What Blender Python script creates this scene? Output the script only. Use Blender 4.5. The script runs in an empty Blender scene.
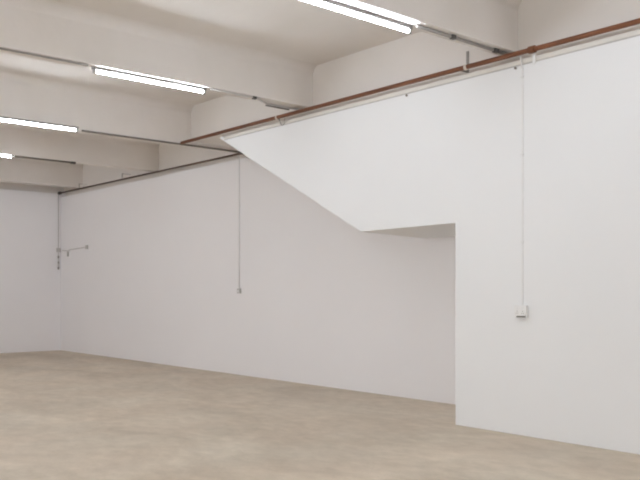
import bpy, bmesh, math, random
from mathutils import Vector, Matrix

S = bpy.context.scene
COL = S.collection

# ------------------------------------------------------------------ camera
YAW = math.radians(49.198)
FOCAL_PX = 802.8
cam_d = bpy.data.cameras.new('camera')
cam = bpy.data.objects.new('camera', cam_d)
COL.objects.link(cam)
cam.location = (0.0, 0.0, 1.5)
cam.rotation_euler = (math.radians(90), 0, YAW)
cam_d.sensor_width = 36.0
cam_d.lens = FOCAL_PX * 36.0 / 640.0
cam_d.shift_y = 50.5 / 640.0
cam_d.clip_start = 0.05
S.camera = cam

# ------------------------------------------------------------------ world, exposure, light
w = bpy.data.worlds.new('world')
S.world = w
w.use_nodes = True
w.node_tree.nodes['Background'].inputs[0].default_value = (0.9, 0.95, 1.0, 1)
w.node_tree.nodes['Background'].inputs[1].default_value = 3.6
S.view_settings.view_transform = 'Standard'
S.view_settings.look = 'None'
S.view_settings.gamma = 1.0
S.view_settings.use_curve_mapping = False
S.view_settings.exposure = 0.0
TUBE_POWER = 107.0
TUBE_COLOR = (0.885, 0.965, 1.06)
S.cycles.max_bounces = 16
S.cycles.diffuse_bounces = 12
S.cycles.glossy_bounces = 4
S.cycles.use_denoising = True
S.cycles.filter_width = 2.0
S.cycles.caustics_reflective = False
S.cycles.caustics_refractive = False


# ------------------------------------------------------------------ materials
def mat(name, color, rough=0.6, var=0.0, scale=(2, 2, 2), bump=0.0, bump_scale=40.0, metal=0.0, spec=0.4, warm=0.0):
    """procedural paint / metal: base colour with soft noise variation and fine bump"""
    m = bpy.data.materials.new(name)
    m.use_nodes = True
    nt = m.node_tree
    b = nt.nodes['Principled BSDF']
    b.inputs['Roughness'].default_value = rough
    b.inputs['Metallic'].default_value = metal
    b.inputs['Specular IOR Level'].default_value = spec
    tc = nt.nodes.new('ShaderNodeTexCoord')
    mp = nt.nodes.new('ShaderNodeMapping')
    mp.inputs['Scale'].default_value = scale
    nt.links.new(tc.outputs['Object'], mp.inputs['Vector'])
    nz = nt.nodes.new('ShaderNodeTexNoise')
    nz.inputs['Scale'].default_value = 1.0
    nz.inputs['Detail'].default_value = 5.0
    nz.inputs['Roughness'].default_value = 0.55
    nt.links.new(mp.outputs['Vector'], nz.inputs['Vector'])
    rp = nt.nodes.new('ShaderNodeValToRGB')
    lo = [c * (1 - var) for c in color]
    hi = [min(1, c * (1 + var)) for c in color]
    lo[2] *= (1 - warm)
    hi[2] *= (1 + warm)
    rp.color_ramp.elements[0].position = 0.3
    rp.color_ramp.elements[1].position = 0.7
    rp.color_ramp.elements[0].color = (*lo, 1)
    rp.color_ramp.elements[1].color = (*hi, 1)
    nt.links.new(nz.outputs['Fac'], rp.inputs['Fac'])
    nt.links.new(rp.outputs['Color'], b.inputs['Base Color'])
    if bump:
        n2 = nt.nodes.new('ShaderNodeTexNoise')
        n2.inputs['Scale'].default_value = bump_scale
        n2.inputs['Detail'].default_value = 3.0
        nt.links.new(tc.outputs['Object'], n2.inputs['Vector'])
        bp = nt.nodes.new('ShaderNodeBump')
        bp.inputs['Strength'].default_value = bump
        bp.inputs['Distance'].default_value = 0.01
        nt.links.new(n2.outputs['Fac'], bp.inputs['Height'])
        nt.links.new(bp.outputs['Normal'], b.inputs['Normal'])
    return m


M_WALL = mat('white_wall_paint', (0.842, 0.848, 0.858), 0.85, 0.012, (0.6, 0.6, 0.6), 0.04, 25, spec=0.2)
M_BACK = mat('white_back_wall_paint', (0.838, 0.822, 0.832), 0.85, 0.012, (0.5, 0.5, 0.5), 0.04, 25, spec=0.2)
M_CONC = mat('cream_painted_concrete', (0.775, 0.742, 0.712), 0.9, 0.035, (0.5, 1.1, 0.8), 0.25, 9, spec=0.15, warm=0.01)
M_SOFFIT = mat('painted_soffit', (0.80, 0.775, 0.74), 0.9, 0.02, (1, 1, 1), 0.05, 20, spec=0.2)
M_PIPE = mat('red_oxide_pipe_paint', (0.185, 0.068, 0.028), 0.55, 0.25, (3, 20, 20), 0.1, 60)
M_PIPE_DARK = mat('dark_red_oxide_pipe_paint', (0.085, 0.05, 0.032), 0.6, 0.25, (3, 20, 20), 0.1, 60)
M_CREAM = mat('cream_metal_paint', (0.66, 0.60, 0.53), 0.5, 0.05, (8, 8, 8))
M_WHITEPL = mat('white_plastic', (0.84, 0.835, 0.83), 0.4, 0.01, (9, 9, 9))
M_OFFPL = mat('off_white_conduit_plastic', (0.80, 0.80, 0.80), 0.6, 0.03, (6, 6, 6))
M_GREYC = mat('grey_conduit_metal', (0.20, 0.18, 0.16), 0.6, 0.12, (6, 6, 6), spec=0.2)
M_GREYW = mat('pale_grey_conduit', (0.52, 0.50, 0.485), 0.5, 0.06, (6, 6, 6))
M_GREYM = mat('mid_grey_conduit', (0.34, 0.32, 0.30), 0.6, 0.06, (6, 6, 6), spec=0.2)
M_DARK = mat('dark_grey_plastic', (0.10, 0.095, 0.09), 0.5, 0.1, (12, 12, 12))
M_TRUNK = mat('pale_trunking_paint', (0.74, 0.71, 0.665), 0.7, 0.03, (2, 6, 6))
M_BATTEN = mat('batten_housing_enamel', (0.30, 0.29, 0.28), 0.5, 0.03, (6, 6, 6))


def floor_material():
    m = bpy.data.materials.new('screed_floor')
    m.use_nodes = True
    nt = m.node_tree
    b = nt.nodes['Principled BSDF']
    b.inputs['Specular IOR Level'].default_value = 0.35
    tc = nt.nodes.new('ShaderNodeTexCoord')

    def noise(scale, detail, rough, rot=0.0, distort=0.0):
        mp = nt.nodes.new('ShaderNodeMapping')
        mp.inputs['Scale'].default_value = scale
        mp.inputs['Rotation'].default_value = (0, 0, rot)
        nt.links.new(tc.outputs['Object'], mp.inputs['Vector'])
        n = nt.nodes.new('ShaderNodeTexNoise')
        n.inputs['Scale'].default_value = 1.0
        n.inputs['Detail'].default_value = detail
        n.inputs['Roughness'].default_value = rough
        n.inputs['Distortion'].default_value = distort
        nt.links.new(mp.outputs['Vector'], n.inputs['Vector'])
        return n

    def ramp(n, p0, c0, p1, c1):
        r = nt.nodes.new('ShaderNodeValToRGB')
        r.color_ramp.elements[0].position = p0
        r.color_ramp.elements[0].color = (*c0, 1)
        r.color_ramp.elements[1].position = p1
        r.color_ramp.elements[1].color = (*c1, 1)
        nt.links.new(n.outputs['Fac'], r.inputs['Fac'])
        return r

    def mul(a, c, f):
        x = nt.nodes.new('ShaderNodeMix')
        x.data_type = 'RGBA'
        x.blend_type = 'MULTIPLY'
        x.inputs[0].default_value = f
        nt.links.new(a.outputs['Color'] if 'Color' in a.outputs else a.outputs[2], x.inputs[6])
        nt.links.new(c.outputs['Color'], x.inputs[7])
        return x

    base = ramp(noise((0.55, 0.9, 1), 6, 0.6, 0.5, 0.6), 0.33, (0.545, 0.480, 0.390), 0.66, (0.705, 0.636, 0.530))
    tint = ramp(noise((0.9, 0.7, 1), 3, 0.5, 1.1), 0.38, (1.0, 0.955, 0.925), 0.66, (1.0, 0.992, 0.98))
    fine = ramp(noise((4.5, 6.5, 1), 6, 0.6, 0.7, 0.3), 0.36, (0.86, 0.85, 0.835), 0.66, (1.0, 1.0, 1.0))
    grit = ramp(noise((38, 38, 1), 3, 0.6), 0.36, (0.94, 0.94, 0.94), 0.62, (1, 1, 1))
    c = mul(mul(mul(base, tint, 1.0), fine, 0.9), grit, 0.8)
    nt.links.new(c.outputs[2], b.inputs['Base Color'])
    rr = ramp(noise((1.2, 1.2, 1), 4, 0.6), 0.3, (0.50, 0.50, 0.50), 0.7, (0.64, 0.64, 0.64))
    nt.links.new(rr.outputs['Color'], b.inputs['Roughness'])
    bp = nt.nodes.new('ShaderNodeBump')
    bp.inputs['Strength'].default_value = 0.06
    bp.inputs['Distance'].default_value = 0.01
    nt.links.new(noise((14, 14, 1), 4, 0.6).outputs['Fac'], bp.inputs['Height'])
    nt.links.new(bp.outputs['Normal'], b.inputs['Normal'])
    return m


def tube_material():
    m = bpy.data.materials.new('lit_fluorescent_tube')
    m.use_nodes = True
    nt = m.node_tree
    b = nt.nodes['Principled BSDF']
    b.inputs['Base Color'].default_value = (0.9, 0.9, 0.9, 1)
    b.inputs['Emission Color'].default_value = (*TUBE_COLOR, 1)
    b.inputs['Emission Strength'].default_value = TUBE_POWER
    return m


M_FLOOR = floor_material()
M_TUBE = tube_material()


# ------------------------------------------------------------------ mesh helpers
def box(bm, x0, x1, y0, y1, z0, z1):
    v = [bm.verts.new(p) for p in ((x0, y0, z0), (x1, y0, z0), (x1, y1, z0), (x0, y1, z0),
                                   (x0, y0, z1), (x1, y0, z1), (x1, y1, z1), (x0, y1, z1))]
    for f in ((0, 3, 2, 1), (4, 5, 6, 7), (0, 1, 5, 4), (1, 2, 6, 5), (2, 3, 7, 6), (3, 0, 4, 7)):
        bm.faces.new([v[i] for i in f])


def cyl(bm, p0, p1, r, seg=16, r1=None):
    p0, p1 = Vector(p0), Vector(p1)
    r1 = r if r1 is None else r1
    d = (p1 - p0).normalized()
    a = d.orthogonal().normalized()
    c = d.cross(a)
    A, B = [], []
    for i in range(seg):
        t = 2 * math.pi * i / seg
        o = a * math.cos(t) + c * math.sin(t)
        A.append(bm.verts.new(p0 + o * r))
        B.append(bm.verts.new(p1 + o * r1))
    for i in range(seg):
        j = (i + 1) % seg
        f = bm.faces.new((A[i], A[j], B[j], B[i]))
        f.smooth = True
    bm.faces.new(list(reversed(A)))
    bm.faces.new(B)


def sweep(bm, pts, r, seg=12):
    """round bar through a list of points, mitred at each bend"""
    pts = [Vector(p) for p in pts]
    rings = []
    d0 = (pts[1] - pts[0]).normalized()
    up = d0.orthogonal().normalized()
    for i, p in enumerate(pts):
        if i == 0:
            d = d0
        elif i == len(pts) - 1:
            d = (pts[-1] - pts[-2]).normalized()
        else:
            d = ((pts[i] - pts[i - 1]).normalized() + (pts[i + 1] - pts[i]).normalized()).normalized()
        up = (up - d * up.dot(d)).normalized()
        s = d.cross(up)
        rings.append([bm.verts.new(p + (up * math.cos(2 * math.pi * k / seg) + s * math.sin(2 * math.pi * k / seg)) * r)
                      for k in range(seg)])
    for a, b in zip(rings, rings[1:]):
        for k in range(seg):
            f = bm.faces.new((a[k], a[(k + 1) % seg], b[(k + 1) % seg], b[k]))
            f.smooth = True
    bm.faces.new(list(reversed(rings[0])))
    bm.faces.new(rings[-1])


def arc(c, r, a0, a1, u, v, n=6):
    c, u, v = Vector(c), Vector(u), Vector(v)
    return [c + u * (r * math.cos(math.radians(a0 + (a1 - a0) * i / n))) + v * (r * math.sin(math.radians(a0 + (a1 - a0) * i / n)))
            for i in range(n + 1)]


def collar(bm, c, axis, r_in, r_out, half):
    """flat ring round a pipe"""
    c, axis = Vector(c), Vector(axis).normalized()
    a = axis.orthogonal().normalized()
    b = axis.cross(a)
    seg = 20
    R = []
    for (r, h) in ((r_in, -half), (r_out, -half), (r_out, half), (r_in, half)):
        R.append([bm.verts.new(c + axis * h + (a * math.cos(2 * math.pi * k / seg) + b * math.sin(2 * math.pi * k / seg)) * r)
                  for k in range(seg)])
    for q in range(4):
        for k in range(seg):
            bm.faces.new((R[q][k], R[q][(k + 1) % seg], R[(q + 1) % 4][(k + 1) % seg], R[(q + 1) % 4][k]))


def prism(bm, poly, y0, y1):
    """polygon given in x, z, extruded in y"""
    A = [bm.verts.new((x, y0, z)) for x, z in poly]
    B = [bm.verts.new((x, y1, z)) for x, z in poly]
    n = len(poly)
    bm.faces.new(A)
    bm.faces.new(list(reversed(B)))
    for i in range(n):
        j = (i + 1) % n
        bm.faces.new((A[j], A[i], B[i], B[j]))


def obj(name, bm, m, parent=None, bevel=0.0, origin=None):
    bmesh.ops.recalc_face_normals(bm, faces=bm.faces[:])
    if origin is not None:
        bmesh.ops.translate(bm, verts=bm.verts[:], vec=-Vector(origin))
    me = bpy.data.meshes.new(name)
    bm.to_mesh(me)
    bm.free()
    me.materials.append(m)
    o = bpy.data.objects.new(name, me)
    COL.objects.link(o)
    if origin is not None:
        o.location = origin
    if bevel:
        b = o.modifiers.new('bevel', 'BEVEL')
        b.width = bevel
        b.segments = 2
        b.limit_method = 'ANGLE'
        b.angle_limit = math.radians(50)
    if parent:
        o.parent = parent
    return o


def new():
    return bmesh.new()


def struct(name, bm, m, bevel=0.0):
    o = obj(name, bm, m, None, bevel)
    o['kind'] = 'structure'
    return o


def thing(name, label, cat, loc, group=None):
    o = bpy.data.objects.new(name, None)
    COL.objects.link(o)
    o.empty_display_size = 0.1
    o.location = loc
    o['label'] = label
    o['category'] = cat
    if group:
        o['group'] = group
    return o


def part(name, fn, m, root, bevel=0.0):
    """mesh built in world coordinates, made local to its thing"""
    bm = new()
    fn(bm)
    off = Vector(root.location) if root.parent is None else Vector(root.location) + Vector(root.parent.location)
    bmesh.ops.translate(bm, verts=bm.verts[:], vec=-off)
    return obj(name, bm, m, root, bevel)


# ------------------------------------------------------------------ dimensions (metres)
XL, XR = -19.50, 7.0          # end walls
YN = -7.5                     # wall behind the viewer
YS, YB = 7.00, 8.24           # face of the stair enclosure, face of the back wall
REC = 0.15                    # the painted concrete above the linings lies further back
ZTOP = 3.835                  # top of the back lining
ZST = 3.885                   # top of the stair lining
ZSLAB = 4.58
SLOPE = (3.835 - 2.245) / (10.42 - 7.32)

# ------------------------------------------------------------------ room shell
bm = new(); box(bm, XL - .4, XR + .3, YN - .3, YB + .5, -.2, 0); struct('floor', bm, M_FLOOR)
bm = new(); box(bm, XL - .4, XR + .3, YN - .3, YB + .5, ZSLAB, ZSLAB + .2); struct('ceiling', bm, M_CONC)
bm = new(); box(bm, XL, XR, YB, YB + .35, 0, ZTOP); struct('wall_back', bm, M_BACK, .004)
bm = new(); box(bm, XL, -5.8, YB + REC, YB + .35, ZTOP, ZSLAB); box(bm, XL - REC, XL, YB + REC, YB + .35, 3.93, ZSLAB); struct('wall_upper_back', bm, M_CONC)
bm = new(); box(bm, XL - .3, XL, YN, YB + .35, 0, 3.93); struct('wall_left', bm, M_BACK, .004)
bm = new(); box(bm, XL - .3, XL - REC, YN, YB + .35, 3.93, ZSLAB); struct('wall_upper_left', bm, M_CONC)
FILL_WINS = [(-16.6, -13.8), (-12.2, -9.4), (-7.8, -5.0), (-3.4, -0.6), (1.0, 3.8)]     # unseen window openings behind the viewer, added to let in daylight fill
bm = new()
xs = [XL - .3] + [v for w_ in FILL_WINS for v in w_] + [XR + .3]
for a, b_ in zip(xs[0::2], xs[1::2]):
    box(bm, a, b_, YN - .3, YN, 0, ZSLAB)
for a, b_ in FILL_WINS:
    box(bm, a, b_, YN - .3, YN, 0, .95)
    box(bm, a, b_, YN - .3, YN, 3.35, ZSLAB)
struct('wall_near', bm, M_WALL)
for n, (a, b_) in enumerate(FILL_WINS):  # frames for the added windows, out of view
    bm = new()
    mid = (a + b_) / 2
    for x0, x1 in ((a, a + .06), (mid - .03, mid + .03), (b_ - .06, b_)):
        box(bm, x0, x1, YN - .2, YN - .14, .95, 3.35)
    for x0, x1 in ((a + .06, mid - .03), (mid + .03, b_ - .06)):
        for z0, z1 in ((.95, 1.01), (2.5, 2.55), (3.29, 3.35)):
            box(bm, x0, x1, YN - .2, YN - .14, z0, z1)
    struct('added_window_%d' % (n + 1), bm, M_WHITEPL)
bm = new(); box(bm, XR, XR + .3, YN, YB + .35, 0, ZSLAB); struct('wall_right', bm, M_WALL)

x_at = lambda z: -7.32 - (z - 2.24) / SLOPE
# stair enclosure: smooth white lining, sloping soffit, flat soffit over the recess, jamb down to the floor
bm = new()
prism(bm, [(XR, 0), (-5.797, 0), (-5.797, 2.253), (-7.32, 2.240), (x_at(ZST), ZST), (XR, ZST)], YS, YB)
for v in bm.verts:                                   # the flat soffit falls slightly towards the back
    if v.co.y > YS + .1 and 1.0 < v.co.z < 2.3:
        v.co.z -= .035
struct('wall_stair', bm, M_WALL, .006)
bm = new()
prism(bm, [(XR, ZST), (x_at(ZST), ZST), (x_at(4.0), 4.0), (-11.58, 4.0), (-11.58, ZSLAB), (XR, ZSLAB)], YS + REC, YB + REC)
struct('wall_upper_stair', bm, M_CONC)

# downstand beams: near face x, underside z, width, far end y
BEAMS = [(5.0, 4.02, .20, 7.15), (1.65, 4.02, .20, 7.15), (-1.70, 4.02, .20, 7.15),
         (-5.07, 4.02, .20, 7.15), (-8.43, 4.02, .20, 7.15), (-11.58, 3.935, .24, 8.39),
         (-14.86, 3.99, .22, 8.39), (-18.55, 4.00, .22, 8.39)]
for x, z, wd, y1 in BEAMS:
    bm = new()
    rc = .12                                   # coved joint between beam and slab
    near = [(x + rc - rc * math.sin(t), ZSLAB - rc + rc * math.cos(t)) for t in [math.radians(90 - 15 * i) for i in range(7)]]
    far = [(2 * (x - wd / 2) - a, c) for a, c in reversed(near)]
    prism(bm, [(x - wd, z), (x, z)] + near + far, YN, y1)
    for f in bm.faces:
        f.smooth = len(f.verts) == 4 and max(v.co.z for v in f.verts) > ZSLAB - rc * 1.01 and min(v.co.z for v in f.verts) > z + .05
    struct('ceiling_beam', bm, M_CONC, .008)


# ------------------------------------------------------------------ lights
def light(label, x, y0, y1, z_under, z_tube, group, conduit=None):
    """batten under a beam with one bare tube below it; loc is the middle of its mounting face"""
    t = thing('batten_light', label, 'light', (x, (y0 + y1) / 2, z_under), group)
    zb = z_tube + .018
    part('housing', lambda b: box(b, x - .024, x + .024, y0 - .03, y1 + .03, zb, z_under), M_BATTEN, t, .004)
    part('tube', lambda b: cyl(b, (x, y0 + .012, z_tube), (x, y1 - .012, z_tube), .015, 12), M_TUBE, t)
    for (a, c) in ((y0 - .022, y0 + .012), (y1 - .012, y1 + .022)):
        part('lamp_holder', lambda b: box(b, x - .02, x + .02, a, c, z_tube - .021, zb), M_GREYW, t, .004)
    return t


G = 'fluorescent batten lights under the ceiling beams'
light('bright bare tube light nearest the viewer, cut by the top of the picture', -5.23, 4.12, 5.63, 4.02, 3.966, G)
light('bare fluorescent tube light under the second ceiling beam, fully in view', -8.505, 3.99, 5.43, 4.02, 3.970, G)
light('bare fluorescent tube light cut by the left edge, bigger of the two there', -11.545, 3.65, 5.12, 3.965, 3.912, G)
light('smallest farthest tube light, only its tip showing at the left edge', -14.90, 3.86, 5.36, 3.99, 3.965, G)
for (x, y0) in ((-1.84, 4.12), (1.52, 4.12)):  # unseen lamps added for light, continuing the front row
    light('unseen batten light added to carry on the same row', x, y0, y0 + 1.5, 4.02, 3.966, 'unseen added batten lights')
for x in (-18.62, -14.9, -11.70, -8.505, -5.20, -1.84, 1.52, 4.87):  # unseen lamp rows added to light the room from the viewer's side
    for y0 in (-.9, -5.4):
        zu = {-11.70: 3.935, -14.9: 3.99, -18.62: 4.0}.get(x, 4.02)
        light('unseen batten light added in a row nearer the viewer', x, y0, y0 + 1.5, zu, zu - .054, 'unseen added batten lights')


# conduits feeding the lights, clipped along the underside of each beam
def beam_conduit(label, pts, r, m, boxes, root_at):
    t = thing('lighting_conduit', label, 'conduit', root_at, 'conduits along the ceiling beams')
    part('tube_run', lambda b: sweep(b, pts, r), m, t)
    for (x, y, z, hx, hy, hz) in boxes:
        part('junction_box', lambda b: box(b, x - hx, x + hx, y - hy, y + hy, z - hz, z + hz), M_DARK if hx < .03 else M_GREYC, t, .004)
    return t


beam_conduit('grey conduit from the nearest tube light to the red pipe', [(-5.15, 5.66, 4.003), (-5.15, 7.13, 4.003)], .016, M_GREYM,
             [(-5.14, 6.17, 4.000, .024, .028, .02), (-5.14, 6.86, 4.000, .024, .035, .02)], (-5.15, 5.66, 4.003))
beam_conduit('thin conduit with a jog from second tube light to the red pipe',
             [(-8.455, 5.50, 4.006), (-8.455, 6.20, 4.006), (-8.62, 6.50, 4.006), (-8.62, 7.0, 4.006), (-8.62, 7.13, 4.006)], .013, M_GREYW,
             [(-8.455, 6.17, 4.003, .02, .03, .018)], (-8.455, 5.5, 4.006))
t = thing('lighting_conduit', 'short dark conduit stub above the red pipe on the second beam', 'conduit', (-8.62, 6.5, 3.985), 'conduits along the ceiling beams')
part('tube_run', lambda b: sweep(b, [(-8.62, 6.48, 3.981), (-8.62, 6.88, 3.981)], .010), M_GREYC, t)
beam_conduit('thin conduit on second beam running left from its tube light', [(-8.445, -.6, 4.004), (-8.445, 3.88, 4.004)], .010, M_GREYM, [], (-8.445, 3.88, 4.004))
beam_conduit('long grey conduit on third beam running to the sloping wall tip', [(-11.565, 5.22, 3.922), (-11.565, 8.12, 3.922)], .015, M_GREYC,
             [(-11.565, 8.14, 3.920, .024, .03, .016)], (-11.565, 5.22, 3.922))
beam_conduit('short dark conduit beside the farthest tube light with a dark end', [(-14.88, 5.41, 3.973), (-14.88, 6.50, 3.973)], .017, M_GREYC,
             [(-14.88, 6.53, 3.970, .026, .05, .022)], (-14.88, 5.41, 3.973))

# ------------------------------------------------------------------ red pipes
ZP, YP, RP = 3.942, 6.945, .026
t = thing('red_pipe', 'long rust red pipe along the top of the near white wall', 'pipe', (-5, YP, ZP))
part('pipe_run', lambda b: cyl(b, (-11.547, YP, ZP), (XR - .01, YP, ZP), RP, 20), M_PIPE, t)
for x in (-8.97, -5.60):
    part('pipe_clip', lambda b: collar(b, (x, YP, ZP), (1, 0, 0), RP - .001, RP + .005, .016), M_CREAM, t)
part('coupling', lambda b: collar(b, (-4.755, YP, ZP), (1, 0, 0), RP - .001, RP + .011, .035), M_PIPE, t)


def u_bracket(b):
    x = -8.86
    pts = [(x - .07, YP, ZP - .03)] + arc((x, YP + .01, ZP - .075), .05, 180, 360, (1, 0, 0), (0, 0, 1), 8) + [(x + .05, YP + .01, ZP - .04)]
    sweep(b, pts, .008, 8)


part('clamp_hook', u_bracket, M_GREYM, t)


def hanger(b):
    box(b, -5.755, -5.725, YS + REC - .012, YS + REC - .0005, 3.945, 4.185)
    box(b, -5.755, -5.725, YP + RP - .002, YS + REC - .012, 3.945, 3.957)


part('wall_bracket', hanger, M_GREYM, t)


def strap(b):
    box(b, -4.768, -4.742, YP + RP - .002, YS - .0145, ZP - .006, ZP + .006)
    box(b, -4.772, -4.738, YS - .024, YS - .0145, 3.80, ZP + .02)


part('wall_strap', strap, M_OFFPL, t)

t = thing('red_pipe', 'thin dark brown pipe along the top of the far back wall', 'pipe', (-15, 8.19, 3.935))
part('pipe_run', lambda b: cyl(b, (XL + .06, 8.19, 3.935), (-5.85, 8.19, 3.90), .019, 16), M_PIPE_DARK, t)
part('end_cap', lambda b: cyl(b, (XL + .015, 8.19, 3.935), (XL + .085, 8.19, 3.935), .04, 16), M_DARK, t)
for x in (-18.3, -16.1):
    def back_hanger(b):
        box(b, x - .012, x + .012, 8.18, 8.20, 3.955, 4.06)
        box(b, x - .012, x + .012, 8.18, YB + REC, 4.045, 4.06)
    part('hanger', back_hanger, M_GREYW, t)

# pale trunking along the top edge of the lining, under the pipe
t = thing('cable_trunking', 'pale slim cable trunking just under the rust red pipe', 'trunking', (-5, YS, 3.85))
part('trunk', lambda b: box(b, -10.37, XR - .01, YS - .014, YS - .0005, 3.838, 3.882), M_TRUNK, t, .002)
part('lower_lip', lambda b: box(b, -10.36, XR - .01, YS - .010, YS - .0005, 3.827, 3.8375), M_GREYW, t)
for x in (-6.53, -4.99):
    part('fixing', lambda b: cyl(b, (x, YS - .0005, 3.812), (x, YS - .016, 3.812), .013, 10), M_GREYC, t)

# ------------------------------------------------------------------ drops and outlets
XD = -4.905
t = thing('wall_conduit', 'white vertical conduit down the near wall to the square socket', 'conduit', (XD, YS - .012, 1.345))


def drop(b):
    box(b, XD - .009, XD + .009, YS - .008, YS - .0005, 1.346, 3.80)
    sweep(b, [(XD, YS - .006, 3.78), (XD, YS - .009, 3.79), (XD, YS - .027, 3.82), (XD, YS - .027, 3.87), (XD, YP + .005, ZP - .028)], .0065)


part('tube_run', drop, M_OFFPL, t)
for z in (2.0, 2.9, 3.7):
    part('saddle', lambda b: box(b, XD - .018, XD + .018, YS - .024, YS - .0005, z - .006, z + .006), M_OFFPL, t, .002)

t = thing('socket_outlet', 'white square double socket box at the foot of the conduit', 'socket', (XD, YS, 1.28))
part('back_box', lambda b: box(b, XD - .066, XD + .066, YS - .042, YS - .0005, 1.222, 1.344), M_WHITEPL, t, .004)
part('faceplate', lambda b: box(b, XD - .070, XD + .070, YS - .052, YS - .042, 1.238, 1.346), M_WHITEPL, t, .003)
for s in (-1, 1):
    part('rocker_switch', lambda b: box(b, XD + s * .030 - .009, XD + s * .030 + .009, YS - .057, YS - .052, 1.300, 1.328), M_OFFPL, t, .002)
    part('pin_holes', lambda b: [box(b, XD + s * .034 + dx - .003, XD + s * .034 + dx + .003, YS - .0528, YS - .052, z0, z0 + .008)
                                 for dx, z0 in ((0, 1.283), (-.010, 1.262), (.010, 1.262))], M_GREYC, t)
part('lower_bar', lambda b: box(b, XD - .045, XD + .062, YS - .050, YS - .040, 1.224, 1.243), M_DARK, t, .003)  # plain dark bar along the bottom of the box

XK = -11.72
t = thing('wall_conduit', 'grey vertical conduit down the back wall below the sloping soffit', 'conduit', (XK, YB - .014, 1.54))
part('tube_run', lambda b: sweep(b, [(XK, YB - .0155, 1.535), (XK, YB - .0155, 3.80), (XK, YB - .03, 3.86), (XK, 8.20, 3.893)], .0095), M_OFFPL, t)
for z in (2.1, 3.0):
    part('saddle', lambda b: box(b, XK - .022, XK + .022, YB - .028, YB - .0005, z - .006, z + .006), M_OFFPL, t, .002)
t = thing('wall_switch', 'tiny pale switch box at the bottom of the back wall conduit', 'switch', (XK, YB, 1.49))
part('back_box', lambda b: box(b, XK - .043, XK + .043, YB - .038, YB - .0005, 1.448, 1.534), M_GREYW, t, .004)
part('rocker_switch', lambda b: box(b, XK - .012, XK + .012, YB - .044, YB - .038, 1.470, 1.512), M_WHITEPL, t, .002)

# far corner: riser with fittings, short branch along the back wall
XC = XL + .022
YC = 8.17
t = thing('corner_conduit', 'thin grey conduit down the far left corner with small fittings', 'conduit', (XC, YC, 2.0))
part('tube_run', lambda b: cyl(b, (XC, YC, 2.02), (XC, YC, 3.888), .010), M_GREYW, t)
for z, r in ((2.34, .034), (2.20, .03), (2.06, .034)):
    part('fitting', lambda b: cyl(b, (XC, YC, z - .03), (XC, YC, z + .03), r - .013, 10, r - .015), M_GREYM, t)
part('corner_box', lambda b: box(b, XL + .0005, XL + .05, YC - .045, YC + .045, 2.46, 2.56), M_GREYW, t, .004)

t = thing('pipe_branch', 'short bent grey pipe branch on the back wall near the corner', 'pipe', (-18.6, YB, 2.5))
part('tube_run', lambda b: sweep(b, [(-19.34, YB - .02, 2.50), (-19.0, YB - .02, 2.47), (-18.9, YB - .02, 2.50), (-17.98, YB - .02, 2.525)], .009, 8), M_GREYW, t)
part('valve', lambda b: cyl(b, (-19.02, YB - .024, 2.34), (-19.02, YB - .024, 2.455), .022, 10), M_GREYW, t)
part('end_box', lambda b: box(b, -18.00, -17.91, YB - .04, YB - .0005, 2.48, 2.57), M_GREYW, t, .004)
